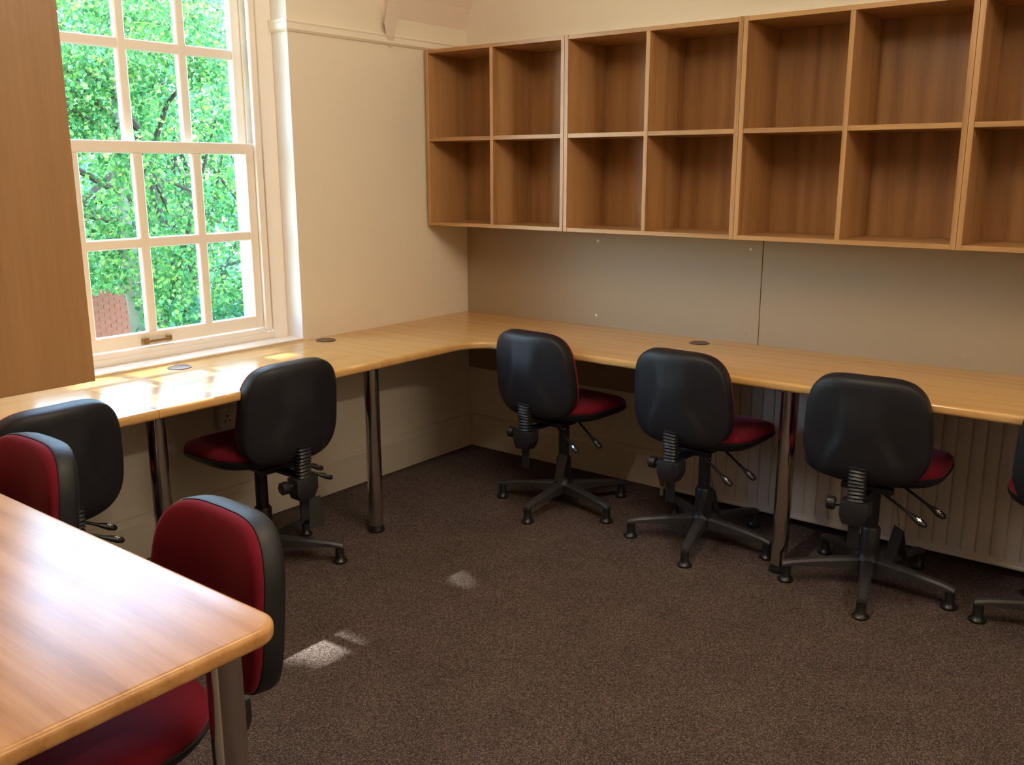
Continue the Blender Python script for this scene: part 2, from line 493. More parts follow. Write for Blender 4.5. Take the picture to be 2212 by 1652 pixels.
# ------------------------------------------------------------------ window
win = thing('window_1', 'white painted multi-pane sash window looking onto leafy trees', 'window', (-0.10, (WY0 + WY1) / 2, WZ0), kind='structure')
wy = (WY0 + WY1) / 2
def wbox(name, b, mat='window_paint', parent=win, bev=0.003, seg=1):
    px, py, pz = -0.10, wy, WZ0
    return box(name, (b[0] - px, b[1] - px, b[2] - py, b[3] - py, b[4] - pz, b[5] - pz), mat, parent, bev, seg)
SY0, SY1 = -2.255, -1.214      # sash extent in y
# box frame: casing face at x = -0.10
wbox('casing', (-0.255, -0.10, WY1 - 0.076, WY1, WZ0, WZ1))
wbox('casing', (-0.255, -0.10, WY0, WY0 + 0.095, WZ0, WZ1))
wbox('casing', (-0.255, -0.10, WY0 + 0.095, WY1 - 0.076, WZ1 - 0.075, WZ1))
for y0 in (SY1 - 0.004, SY0 - 0.030):
    wbox('staff_bead', (-0.122, -0.103, y0, y0 + 0.034, 0.775, WZ1 - 0.075), bev=0.006, seg=2)
    wbox('parting_bead', (-0.170, -0.162, y0 + 0.006, y0 + 0.040 if y0 > -1.5 else y0 + 0.028, 0.775, WZ1 - 0.075), bev=0.001)
wbox('staff_bead', (-0.122, -0.103, SY0, SY1, 0.768, 0.790), bev=0.006, seg=2)
wbox('bottom_frame', (-0.30, -0.105, WY0 + 0.09, WY1 - 0.07, WZ0, 0.772), bev=0.004)
wbox('window_sill', (-0.10, 0.002, WY0, WY1, WZ0, 0.742), bev=0.002)
wbox('outer_sill', (-0.42, -0.30, WY0 - 0.05, WY1 + 0.05, 0.70, 0.75), 'outer_paint', bev=0.004)
for (a, b_) in ((WY1 - 0.084, WY1), (WY0, WY0 + 0.104)):
    wbox('outer_lining', (-0.30, -0.256, a, b_, WZ0, WZ1), 'outer_paint', bev=0.004)
wbox('outer_lining', (-0.30, -0.256, WY0, WY1, WZ1 - 0.06, WZ1), 'outer_paint', bev=0.004)
# thin sheets over the cream reveals, daylight put into their paler colour
wbox('daylit_lining', (-0.10, -0.0005, WY1 - 0.0015, WY1 + 0.001, WZ0, WZ1), 'reveal_daylit', bev=0.0)
wbox('daylit_lining', (-0.10, -0.0005, WY0 - 0.001, WY0 + 0.0015, WZ0, WZ1), 'reveal_daylit', bev=0.0)
wbox('pulley_plate', (-0.150, -0.132, WY1 - 0.0805, WY1 - 0.076, 1.70, 1.83), 'outer_paint', bev=0.001)
wbox('cord_groove', (-0.146, -0.138, WY1 - 0.0775, WY1 - 0.0755, 1.57, 2.28), 'filler_dull', bev=0.0)

cols = [-2.2125, -1.9865, -1.7355, -1.4825, -1.2545]      # pane edges and bar centres
BARW = 0.042
def sash(name, x0, x1, z0, z1, zbar, rail_b, rail_t, lab):
    px, py, pz = -0.10, wy, WZ0
    g = bpy.data.objects.new(name, None); C.objects.link(g); g.parent = win
    g.empty_display_size = 0.05
    st = 0.040
    zlo, zhi = z0 + rail_b, z1 - rail_t
    wbox('stile', (x0, x1, SY0 - 0.028, SY0 + st, z0, z1), parent=g, bev=0.004, seg=2)
    wbox('stile', (x0, x1, SY1 - st, SY1 + 0.028, z0, z1), parent=g, bev=0.004, seg=2)
    wbox('rail', (x0 + 0.001, x1 - 0.001, SY0 + st - 0.002, SY1 - st + 0.002, z0, zlo), parent=g, bev=0.005, seg=2)
    wbox('rail', (x0 + 0.001, x1 - 0.001, SY0 + st - 0.002, SY1 - st + 0.002, zhi, z1), parent=g, bev=0.005, seg=2)
    bars = [-1.9865, -1.7355, -1.4825]
    for yb in bars:
        wbox('glazing_bar', (x0 + 0.004, x1 - 0.004, yb - BARW / 2, yb + BARW / 2, zlo - 0.002, zhi + 0.002), parent=g, bev=0.009, seg=3)
    wbox('glazing_bar', (x0 + 0.0045, x1 - 0.0045, SY0 + st - 0.002, SY1 - st + 0.002, zbar - 0.020, zbar + 0.020), parent=g, bev=0.009, seg=3)
    ys = [SY0 + st] + bars + [SY1 - st]
    for i in range(4):
        a = ys[i] + (BARW / 2 if i else 0) - 0.004; b_ = ys[i + 1] - (BARW / 2 if i < 3 else 0) + 0.004
        for (c, d) in ((zlo, zbar - 0.020), (zbar + 0.020, zhi)):
            xm = (x0 + x1) / 2 - 0.006
            wbox('pane', (xm - 0.0015, xm + 0.0015, a, b_, c - 0.004, d + 0.004), 'window_glass', g, bev=0.0)
    return g
lo = sash('lower_sash', -0.160, -0.124, 0.790, 1.565, 1.187, 0.055, 0.045, '')
hi = sash('upper_sash', -0.208, -0.172, 1.520, 2.305, 1.915, 0.040, 0.050, '')
# brass sash lift on the bottom rail
bm = boxes((-0.1235 + 0.10, -0.106 + 0.10, -1.793 - wy, -1.768 - wy, 0.800 - WZ0, 0.824 - WZ0),
           (-0.1235 + 0.10, -0.106 + 0.10, -1.689 - wy, -1.669 - wy, 0.802 - WZ0, 0.824 - WZ0),
           (-0.114 + 0.10, -0.104 + 0.10, -1.785 - wy, -1.676 - wy, 0.806 - WZ0, 0.816 - WZ0), bev=0.002)
tag(obj('sash_lift', bm, 'brass', lo), 'brass sash lift')

# ------------------------------------------------------------------ worktops
def worktop_mesh(poly, z0, z1, bev, round_edges):
    """poly counter-clockwise; round_edges: indices i of edges poly[i]-poly[i+1] with a rounded front"""
    bm = bmesh.new()
    top = [bm.verts.new((x, y, z1)) for x, y in poly]
    bot = [bm.verts.new((x, y, z0)) for x, y in poly]
    n = len(poly)
    bm.faces.new(top); bm.faces.new(list(reversed(bot)))
    for i in range(n): bm.faces.new((top[i], bot[i], bot[(i + 1) % n], top[(i + 1) % n]))
    bmesh.ops.recalc_face_normals(bm, faces=bm.faces)
    es = []
    bm.edges.ensure_lookup_table()
    for i in round_edges:
        j = (i + 1) % n
        for r in (top, bot):
            e = bm.edges.get((r[i], r[j]))
            if e: es.append(e)
    bmesh.ops.bevel(bm, geom=es, offset=bev, segments=5, profile=0.5, affect='EDGES')
    me = bpy.data.meshes.new('worktop'); bm.to_mesh(me); bm.free()
    return smooth(me, 35)

def arc(cx, cy, r, a0, a1, n=10):
    return [(cx + r * math.cos(a0 + (a1 - a0) * k / n), cy + r * math.sin(a0 + (a1 - a0) * k / n)) for k in range(n + 1)]

TH = 0.032
DL, DR = 0.593, 0.622
def desk_leg(parent, x, y):
    ox, oy, oz = parent.location
    g = obj('leg', lathe([(0.030, 0.030), (0.030, H - TH - 0.006)], 32), 'steel', parent, (x - ox, y - oy, -oz))
    obj('foot', lathe([(0.031, 0.0), (0.034, 0.004), (0.034, 0.012), (0.030, 0.018), (0.029, 0.034)], 28), 'rubber', g)
    obj('mounting_plate', lathe([(0.045, H - TH - 0.007), (0.045, H - TH - 0.001)], 28), 'steel', g)
def grommet(parent, x, y):
    ox, oy, oz = parent.location
    obj('cable_grommet', lathe([(0.042, 0.0), (0.044, 0.0015), (0.0425, 0.003), (0.034, 0.0032), (0.033, 0.0025), (0.006, 0.0025)], 32), 'grommet_brown', parent, (x - ox, y - oy, H - oz))

# corner worktop: short return under the window wall, long run under the shelves
t = thing('worktop', 'oak corner worktop running under the pigeonhole shelves with a rounded inner corner', 'worktop', (0.3, -0.3, 0), group='fitted worktops around the room')
fil = arc(DL + 0.15, -DR - 0.15, 0.15, PI, PI / 2, 10)      # inner corner, from the window run round to the shelf run
poly = [(0.001, -0.001), (0.001, -1.2085), (DL, -1.2085)] + fil + [(4.4, -DR), (4.4, -0.001)]
poly = [(x - 0.3, y + 0.3) for x, y in poly]
ne = len(poly)
obj('top', worktop_mesh(poly, H - TH, H, 0.011, list(range(2, ne - 2))), 'beech_x', t)
desk_leg(t, 0.515, -1.225 + 0.03); desk_leg(t, 1.985, -0.555); desk_leg(t, 3.9, -0.555)
grommet(t, 0.076, -1.043); grommet(t, 1.402, -0.111)

t = thing('worktop', 'oak worktop below the sash window, washed out by daylight', 'worktop', (0.3, -1.69, 0), group='fitted worktops around the room')
poly = [(0.001, -1.2100), (0.001, -2.1690), (DL, -2.1690), (DL, -1.2100)]
poly = [(x - 0.3, y + 1.69) for x, y in poly]
obj('top', worktop_mesh(poly, H - TH, H, 0.011, [2]), 'beech_y', t)
desk_leg(t, 0.515, -2.140)
grommet(t, 0.079, -1.766)

t = thing('worktop', 'oak worktop left of the window desk, below the hanging oak unit', 'worktop', (0.3, -2.8, 0), group='fitted worktops around the room')
poly = [(0.001, -2.1705), (0.001, YB + 0.001), (DL + 0.30, YB + 0.001), (DL + 0.30, YB + 0.60), (DL + 0.10, YB + 0.60)] + \
       arc(DL + 0.10, YB + 0.70, 0.10, -PI / 2, -PI, 8)[1:] + [(DL, -2.1705)]
poly = [(x - 0.3, y + 2.8) for x, y in poly]
obj('top', worktop_mesh(poly, H - TH, H, 0.011, list(range(3, len(poly) - 1))), 'beech_y', t)

t = thing('worktop', 'near oak worktop with a rounded corner and glaring window reflection', 'worktop', (1.5, -3.1, 0), group='fitted worktops around the room')
YF = -2.820; XF = 2.021
poly = [(DL + 0.302, YB + 0.001), (XF, YB + 0.001)] + arc(XF - 0.055, YF - 0.055, 0.055, 0, PI / 2, 10) + [(DL + 0.302, YF)]
poly = [(x - 1.5, y + 3.1) for x, y in poly]
obj('top', worktop_mesh(poly, H - TH, H, 0.011, list(range(1, len(poly) - 1))), 'beech_near', t)
desk_leg(t, 1.935, -2.890)
desk_leg(t, 0.95, -2.890)

# ------------------------------------------------------------------ pigeonhole shelf units
UW, UH, UD = 0.8025, 0.816, 0.310
ZB = 1.191
def shelf_unit():
    t = thing('shelf_unit', 'x', 'shelf unit', group='oak pigeonhole units on the shelf wall')
    T = 0.018
    e = 0.0008
    W = UW - 0.001
    box('side_panel', (0, T, 0, UD, 0, UH), 'oak_vertical', t, bev=e)
    box('side_panel', (W - T, W, 0, UD, 0, UH), 'oak_vertical', t, bev=e)
    box('top_panel', (T, W - T, 0.001, UD, UH - T, UH - 0.001), 'oak_horizontal', t, bev=e)
    box('bottom_panel', (T, W - T, 0.001, UD, 0.001, T), 'oak_horizontal', t, bev=e)
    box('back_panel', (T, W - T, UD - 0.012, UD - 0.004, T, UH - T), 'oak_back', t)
    box('divider', (W / 2 - T / 2, W / 2 + T / 2, 0.0015, UD - 0.012, T, UH - T), 'oak_vertical', t, bev=e)
    for (a, b_) in ((T, W / 2 - T / 2), (W / 2 + T / 2, W - T)):
        box('shelf', (a, b_, 0.003, UD - 0.012, UH / 2 - T / 2 - 0.001, UH / 2 + T / 2 - 0.001), 'oak_horizontal', t, bev=e)
    return t
proto = shelf_unit()
labs = ['oak pigeonhole unit in the corner beside the window wall', 'second oak pigeonhole unit from the corner',
        'third oak pigeonhole unit from the corner, left of the one cut by the frame', 'oak pigeonhole unit cut off by the right picture edge']
for k in range(4):
    o = proto if k == 0 else copy_tree(proto)
    o.location = (0.018 + k * UW + 0.0005 * k, -UD, ZB)
    o['label'] = labs[k]
for k, x in enumerate((2.032, 2.032 - UW - 0.001)):
    o = copy_tree(proto)
    o.location = (x, YB + UD, ZB); o.rotation_euler = (0, 0, PI)
    o['label'] = ['oak hanging unit at left edge showing its plain end panel', 'oak hanging unit hidden behind the plain end panel'][k]
    o['group'] = 'oak units over the near desk'

# ------------------------------------------------------------------ radiator
RX0, RX1, RZ0, RZ1 = 1.275, 3.30, 0.050, 0.640
t = thing('radiator', 'white ribbed panel radiator under the shelf-wall desk', 'radiator', (RX0, -0.05, 0))
L = RX1 - RX0
vs, fs = [], []
pitch = 0.050; nrib = int((L - 0.06) / pitch)
xs = [(0.0, 0.0), (0.03, 0.0)]
for k in range(nrib):
    a = 0.03 + k * pitch
    xs += [(a + 0.003, 0.007), (a + 0.010, 0.010), (a + 0.040, 0.010), (a + 0.047, 0.007), (a + 0.050, 0.0)]
xs += [(L, 0.0)]
za, zb_, zc, zd = RZ0 + 0.0, RZ0 + 0.035, RZ1 - 0.035, RZ1
rows = [(za, 0.0), (zb_ - 0.012, 0.0), (zb_ + 0.012, 1.0), (zc - 0.012, 1.0), (zc + 0.012, 0.0), (zd, 0.0)]
m_ = len(xs)
for z, f in rows:
    for x, d in xs: vs.append((x, -0.060 - d * f, z))
for j in range(len(rows) - 1):
    for i in range(m_ - 1): fs.append((j * m_ + i, j * m_ + i + 1, (j + 1) * m_ + i + 1, (j + 1) * m_ + i))
b0 = len(vs)
for z in (za, zd):
    vs.append((0, -0.046, z)); vs.append((L, -0.046, z))
fs.append((0, b0, b0 + 1, m_ - 1)); fs.append(((len(rows) - 1) * m_, len(rows) * m_ - 1, b0 + 3, b0 + 2))
fs.append((b0, b0 + 2, b0 + 3, b0 + 1))
me = bpy.data.meshes.new('panel'); me.from_pydata(vs, [], fs); me.update()
bm = bmesh.new(); bm.from_mesh(me); bmesh.ops.recalc_face_normals(bm, faces=bm.faces); bm.to_mesh(me); bm.free()
obj('panel', smooth(me, 25), 'radiator_enamel', t)
box('rear_panel', (0.01, L - 0.01, 0.0, 0.014, RZ0, RZ1), 'radiator_enamel', t, bev=0.003)
box('top_grille', (0.0, L, -0.058, 0.018, RZ1 - 0.004, RZ1 + 0.004), 'radiator_enamel', t, bev=0.002)
box('bottom_rail', (0.0, L, -0.066, -0.044, RZ0 - 0.010, RZ0 + 0.004), 'radiator_enamel', t, bev=0.004, seg=2)
v = obj('valve', join_meshes('valve', [lathe([(0.006, 0.0), (0.006, 0.045), (0.010, 0.046), (0.010, 0.060), (0.013, 0.062), (0.013, 0.085), (0.010, 0.09), (0.014, 0.095), (0.014, 0.108)], 16),
        sweep([(0, 0, 0.075), (0.055, 0, 0.075)], [0.009, 0.009], 12)]), 'brass', t, (-0.040, -0.040, 0.0))
tag(v, 'brass radiator valve')
obj('valve_cap', lathe([(0.015, 0.108), (0.017, 0.112), (0.017, 0.150), (0.014, 0.156)], 20), 'white_plastic', v)
obj('pipe', lathe([(0.0075, 0.0), (0.0075, 0.046)], 14), 'white_plastic', v)

# double socket below the window desk
t = thing('wall_socket', 'white double socket on the wall under the window desk', 'socket', (0.0, -1.50, 0.475))
box('face_plate', (0.001, 0.030, -0.075, 0.075, -0.045, 0.045), 'white_plastic', t, bev=0.003, seg=2)
for yy in (-0.038, 0.038):
    for (dy, dz, w, h) in ((0, 0.010, 0.003, 0.006), (-0.011, -0.010, 0.005, 0.0025), (0.011, -0.010, 0.005, 0.0025)):
        box('pin_hole', (0.0295, 0.0306, yy + dy - w, yy + dy + w, dz - h, dz + h), 'hole_dark', t)
    box('switch', (0.030, 0.034, yy - 0.006 + (0.02 if yy > 0 else -0.02), yy + 0.006 + (0.02 if yy > 0 else -0.02), 0.018, 0.032), 'white_plastic', t, bev=0.001)

# ------------------------------------------------------------------ operator chairs
def superell(hw, hh, n_exp, N, taper=0.0, cv=0.0, n_top=None, cut=0.10):
    out = []
    for k in range(N):
        a = 2 * PI * k / N
        c, s = math.cos(a), math.sin(a)
        q = n_top if (n_top and s > 0) else n_exp
        u = hw * math.copysign(abs(c) ** (2 / q), c)
        v = hh * math.copysign(abs(s) ** (2 / q), s)
        u *= 1 - taper * (v / hh) - cut * max(0, v / hh) ** 3
        out.append((u, v + cv))
    return out

def sstep(a, b, x):
    t = max(0.0, min(1.0, (x - a) / (b - a))); return t * t * (3 - 2 * t)

BZ = 0.628     # backrest centre height
BY = -0.222    # backrest front plane at centre
TILT = math.radians(7)
def back_place(u, v, w):
    # w forward; u across; v up, with lateral curve and a slight tilt
    y = w + 0.75 * u * u
    z = v
    yy = y * math.cos(TILT) - z * math.sin(TILT)
    zz = z * math.cos(TILT) + y * math.sin(TILT)
    return (u, BY + yy, BZ + zz)

def shell_place(u, v, w):
    # raised centre spine widening downwards on the rear face
    if w < -0.03:
        hw = 0.055 + 0.050 * sstep(0.02, -0.12, v)
        r = sstep(hw + 0.022, hw - 0.004, abs(u)) * sstep(0.16, 0.0, v) * sstep(-0.185, -0.13, v)
        w = w - 0.016 * r
        w += 0.012 * sstep(0.05, 0.16, abs(u)) * 0.5
    return back_place(u, v, w)

def build_chair():
    t = thing('operator_chair', 'x', 'chair', group='red and black operator chairs')
    # base
    hub = obj('hub', lathe([(0.020, 0.052), (0.044, 0.055), (0.048, 0.070), (0.046, 0.100), (0.036, 0.112), (0.033, 0.135), (0.033, 0.215), (0.029, 0.222)], 28), 'plastic_black', t)
    # one star arm along +x
    vs, fs = [], []
    secs = [(0.025, 0.024, 0.058, 0.105), (0.06, 0.022, 0.060, 0.104), (0.16, 0.0185, 0.066, 0.096), (0.25, 0.0165, 0.066, 0.086), (0.283, 0.016, 0.062, 0.080), (0.300, 0.013, 0.060, 0.074)]
    for (x, hw, z0, z1) in secs:
        r = 0.3
        for (a, b_) in ((-hw, z0), (hw, z0), (hw, z1 - 0.008), (hw * 0.6, z1), (-hw * 0.6, z1), (-hw, z1 - 0.008)):
            vs.append((x, a, b_))
    for i in range(len(secs) - 1):
        for k in range(6):
            fs.append((i * 6 + k, i * 6 + (k + 1) % 6, (i + 1) * 6 + (k + 1) % 6, (i + 1) * 6 + k))
    fs.append(tuple(reversed(range(6)))); fs.append(tuple(range((len(secs) - 1) * 6, len(secs) * 6)))
    arm = bpy.data.meshes.new('base_arm'); arm.from_pydata(vs, [], fs); arm.update()
    bm = bmesh.new(); bm.from_mesh(arm); bmesh.ops.recalc_face_normals(bm, faces=bm.faces)
    bm.to_mesh(arm); bm.free(); smooth(arm, 30)
    gl = lathe([(0.026, 0.0), (0.028, 0.003), (0.028, 0.008), (0.021, 0.014), (0.0165, 0.022), (0.0165, 0.064)], 20)
    for k in range(5):
        a = obj('base_arm', arm, 'arm_grey', t); a.rotation_euler = (0, 0, k * 2 * PI / 5)
        obj('glide', gl, 'rubber', a, (0.284, 0, 0))
    obj('gas_column', lathe([(0.0235, 0.20), (0.0235, 0.355), (0.015, 0.358), (0.015, 0.40)], 24), 'plastic_black', t)
    # mechanism under the seat
    mech = obj('mechanism', boxes((-0.055, 0.055, -0.10, 0.10, 0.385, 0.412), (-0.085, 0.085, -0.13, -0.10, 0.388, 0.410), (-0.03, 0.03, -0.05, 0.05, 0.365, 0.39), bev=0.004, seg=2), 'plastic_black', t)
    obj('pivot_bolt', lathe([(0.006, 0), (0.006, 0.02)], 12), 'bright_bolt', mech, (0.055, -0.085, 0.378), (0, PI / 2, 0))
    # back upright bar with housing and bellows
    obj('upright_bar', boxes((-0.019, 0.019, -0.262, -0.252, 0.230, 0.50), (-0.024, 0.024, -0.255, -0.10, 0.388, 0.398), bev=0.002), 'plastic_black', t)
    hs = [( -0.046, 0.395), (0.046, 0.395), (0.046, 0.350), (0.026, 0.315), (-0.034, 0.315), (-0.046, 0.345)]
    vs = [(x, y, z) for y in (-0.285, -0.225) for x, z in hs]; n = len(hs)
    fs = [tuple(range(n)), tuple(reversed(range(n, 2 * n)))] + [(i, (i + 1) % n, n + (i + 1) % n, n + i) for i in range(n)]
    me = bpy.data.meshes.new('bracket_housing'); me.from_pydata(vs, [], fs); me.update()
    bm = bmesh.new(); bm.from_mesh(me); bmesh.ops.recalc_face_normals(bm, faces=bm.faces)
    bmesh.ops.bevel(bm, geom=list(bm.edges), offset=0.004, segments=2, profile=0.5, affect='EDGES'); bm.to_mesh(me); bm.free()
    hous = obj('bracket_housing', smooth(me, 35), 'plastic_black', t)
    kn = [(0.007, -0.052), (0.007, -0.028), (0.019, -0.027), (0.022, -0.022), (0.022, -0.004), (0.019, 0.0)]
    km = lathe([(r, z) for r, z in kn], 16)
    for vtx in km.vertices:      # lobed grip
        a = math.atan2(vtx.co.y, vtx.co.x); r = math.hypot(vtx.co.x, vtx.co.y)
        if r > 0.015:
            s = 1 + 0.10 * math.cos(8 * a); vtx.co.x *= s; vtx.co.y *= s
    obj('tension_knob', km, 'plastic_black', t, (-0.094, -0.255, 0.372), (0, -PI / 2, 0))
    # bellows: stacked rounded-rectangle pleats, leaning like the upright
    ol = superell(0.030, 0.023, 3.5, 28, cut=0.0)
    lay = []
    z = 0.392; k = 0
    while z < 0.512:
        lay.append((0.0 if k % 2 else 0.20, z)); z += 0.0062 + 0.0006 * math.sin(k * 1.7); k += 1
    def bplace(u, v, w):
        return (u, v - 0.257 - 0.06 * (w - 0.39) + 0.002 * math.sin(w * 90), w + 0.0010 * math.sin(u * 60 + w * 30))
    obj('bellows', rings('bellows', ol, lay, bplace, ang=30), 'plastic_black', t)
    # backrest
    bo = superell(0.200, 0.183, 3.4, 72, taper=0.065, n_top=4.4, cut=0.09)
    sh = rings('back_shell', bo, [(0.05, 0.020), (0.012, 0.021), (0.0, 0.016), (0.0, -0.014), (0.012, -0.026), (0.04, -0.034), (0.10, -0.039), (0.20, -0.041), (0.30, -0.042),
                                  (0.40, -0.043), (0.50, -0.043), (0.60, -0.044), (0.70, -0.044), (0.80, -0.044), (0.90, -0.044), (0.97, -0.044)], shell_place, ang=60)
    obj('back_shell', sh, 'shell_black', t)
    cu = rings('back_cushion', bo, [(0.06, 0.010), (0.035, 0.014), (0.022, 0.022), (0.022, 0.029), (0.045, 0.039), (0.10, 0.044), (0.2, 0.047), (0.35, 0.049), (0.5, 0.049), (0.65, 0.048), (0.8, 0.047), (0.95, 0.047)], back_place, ang=60)
    obj('back_cushion', cu, 'fabric_red', t)
    # seat
    so = superell(0.236, 0.235, 2.9, 64, cv=0.022, cut=0.06)
    def seat_place(u, v, w):
        f = sstep(0.06, 0.257, v)
        b_ = sstep(-0.06, -0.22, v)
        z = w - 0.022 * f * f + 0.012 * b_ + 0.010 * (u / 0.23) ** 2 * (1 - f)
        return (u, v, z)
    pan = rings('seat_pan', so, [(0.55, 0.414), (0.30, 0.416), (0.12, 0.424), (0.04, 0.436), (0.005, 0.448), (0.0, 0.456), (0.02, 0.458)], seat_place, ang=60)
    obj('seat_pan', pan, 'shell_black', t)
    cush = rings('seat_cushion', so, [(0.05, 0.455), (0.020, 0.457), (0.010, 0.466), (0.020, 0.478), (0.05, 0.488), (0.11, 0.494), (0.2, 0.497), (0.35, 0.498), (0.5, 0.497), (0.65, 0.495), (0.8, 0.494), (0.95, 0.493)], seat_place, ang=60)
    obj('seat_cushion', cush, 'fabric_red', t)
    # levers on the right-hand side
    for (p0, p1) in (((0.050, -0.110, 0.388), (0.205, -0.165, 0.318)), ((0.085, -0.010, 0.398), (0.245, -0.060, 0.322))):
        a, b_ = Vector(p0), Vector(p1); d = (b_ - a).normalized(); L_ = (b_ - a).length
        lv = obj('lever', sweep([a, a + d * (L_ * 0.35), a + d * (L_ * 0.64)], [0.0048, 0.0048, 0.0055], 10), 'plastic_black', t)
        pd = obj('lever_grip', sweep([a + d * L_ * s for s in (0.60, 0.66, 0.76, 0.88, 0.97, 1.0)], [0.006, 0.008, 0.0125, 0.015, 0.012, 0.005], 14, 0.75), 'plastic_black', lv)
        m0 = a + d * L_ * 0.84
        obj('grip_mark', boxes((-0.009, 0.009, -0.0015, 0.0015, -0.0008, 0.0008), (-0.0015, 0.0015, -0.005, 0.005, -0.0008, 0.0008)), 'mark_silver', lv,
            tuple(m0 + Vector((0.002, -0.010, 0.0085))), (0.9, 0.42, -0.3))
    # folded hang tag on a string
    tg = obj('hang_tag', boxes((-0.030, 0.030, -0.0005, 0.0005, -0.115, 0.0)), 'card_black', t, (0.120, -0.150, 0.285), (math.radians(13), 0, math.radians(35)))
    obj('tag_flap', boxes((-0.030, 0.030, -0.0005, 0.0005, -0.115, 0.0)), 'card_black', tg, (0, 0, 0), (math.radians(-27), 0, 0))
    obj('string', sweep([(0, 0, 0), (0.0, 0.004, 0.075)], [0.0009, 0.0009], 6), 'plastic_black', tg)
    return t

chair0 = build_chair()
CH = [  # x, y, facing angle of +y axis (deg, rotation about z), base arm angle (deg, world), label
    (0.940, -0.455, -4, 272.7, 'red and black operator chair at the shelf-wall desk, nearest the corner'),
    (1.620, -0.455, -3, 284.0, 'red and black operator chair just left of the steel leg under the shelves'),
    (2.280, -0.470, 4, 283.9, 'red and black operator chair just right of the steel leg, hang tag showing'),
    (2.930, -0.440, 0, 199.0, 'operator chair cut off by the right picture edge'),
    (0.405, -1.670, 88, 36.5, 'dark operator chair pushed under the worktop in front of the window'),
    (0.370, -2.500, 92, 50.0, 'dark-backed operator chair at the left end of the window-wall desk, behind the red ones'),
    (1.620, -3.000, 178, 20.0, 'operator chair tucked under the near desk corner, red cushion facing us'),
    (0.835, -3.000, 180, 50.0, 'operator chair at left picture edge, red cushion beyond the near desk'),
]
for k, (x, y, rz, ba, lab) in enumerate(CH):
    o = chair0 if k == 0 else copy_tree(chair0)
    o.location = (x, y, 0); o.rotation_euler = (0, 0, math.radians(rz)); o['label'] = lab
    j = 0
    for ch in o.children:
        if ch.name.startswith('base_arm'):
            ch.rotation_euler = (0, 0, math.radians(ba + 72 * j - rz)); j += 1
        if k >= 6 and ch.name.split('.')[0] in ('back_shell', 'back_cushion', 'bellows', 'upright_bar', 'bracket_housing', 'tension_knob'):
            ch.location.y -= 0.11 if ch.name.startswith('back') else 0.055           # back slid out on its bracket
            ch.location.z -= 0.015
        if ch.name.startswith('hang_tag'):
            ch.rotation_euler = (math.radians(13), 0, math.radians([-20, -40, -48, 20, -190, 0, 40, 10][k]))
            ch.location.z = [0.285, 0.285, 0.29, 0.28, 0.26, 0.27, 0.28, 0.28][k]

for ob in [c_ for c_ in bpy.data.objects if c_.name.startswith('tension_knob') and c_.parent and 'near desk corner' in c_.parent['label']]:
    bpy.data.objects.remove(ob)

# ------------------------------------------------------------------ ceiling lights (out of view, they light the room)
for k, (x, y) in enumerate(((1.98, -2.05), (4.3, -2.05))):
    t = thing('ceiling_light', ['slim suspended batten light over the middle of the office', 'slim suspended batten light over the far end of the office'][k], 'lamp', (x, y, 2.50), group='suspended batten lights')
    box('spine', (-0.015, 0.015, -0.62, 0.62, 0.055, 0.085), 'lamp_housing', t, bev=0.004, seg=2)
    for dy in (-0.615, 0.600):
        obj('end_cap', lathe([(0.051, 0.0), (0.053, 0.003), (0.053, 0.013), (0.051, 0.016)], 28), 'lamp_housing', t, (0, dy, 0), (-PI / 2, 0, 0))
    obj('diffuser_tube', lathe([(0.048, -0.60), (0.048, 0.60)], 24), 'lamp_glow', t, (0, 0, 0), (PI / 2, 0, 0))
    for dx in (-0.5, 0.5):
        obj('suspension_wire', lathe([(0.002, 0.085), (0.002, CEIL - 2.50)], 8), 'steel', t, (0, dx, 0))

# ------------------------------------------------------------------ outside: ground, brick house, trees
GZ = -3.4
tag(box('ground_outside', (-45, -0.45, -25, 30, GZ - 0.3, GZ), 'lawn'), 'lawn below the window', 'lawn', kind='structure')

t = thing('brick_house', 'red brick house wall glimpsed through the lower left window panes', 'building', (-14.0, 2.0, GZ))
box('wall', (-2.0, -0.012, -6.0, 4.9, 0.0, 4.2), 'mortar', t)
box('upper_wall', (-2.0, 0.0, -6.0, 4.9, 3.2, 4.2), 'brickwork', t)
bmesh_brick = boxes((-0.02, 0.0, -0.108, 0.108, -0.033, 0.033), bev=0.003)
brick_me = bpy.data.meshes.new('brick'); bmesh_brick.to_mesh(brick_me); bmesh_brick.free(); brick_me.materials.append(MATS['brick_red'])
for r in range(20):
    for c in range(10):
        z = 1.45 + r * 0.075; y = 2.85 + c * 0.225 + (0.1125 if r % 2 else 0)
        if y > 4.9 - 0.11: continue
        o = bpy.data.objects.new('brick', brick_me); C.objects.link(o); o.parent = t
        o.location = (random.uniform(-0.002, 0.002), y, z)
box('lower_wall', (-2.0, 0.0, -6.0, 4.9, 0.0, 1.41), 'brickwork', t)
box('side_brickwork', (-2.0, 0.0, -6.0, 2.73, 1.41, 3.2), 'brickwork', t)

rng = np.random.default_rng(11)
SD = np.array(SUN_DIR)
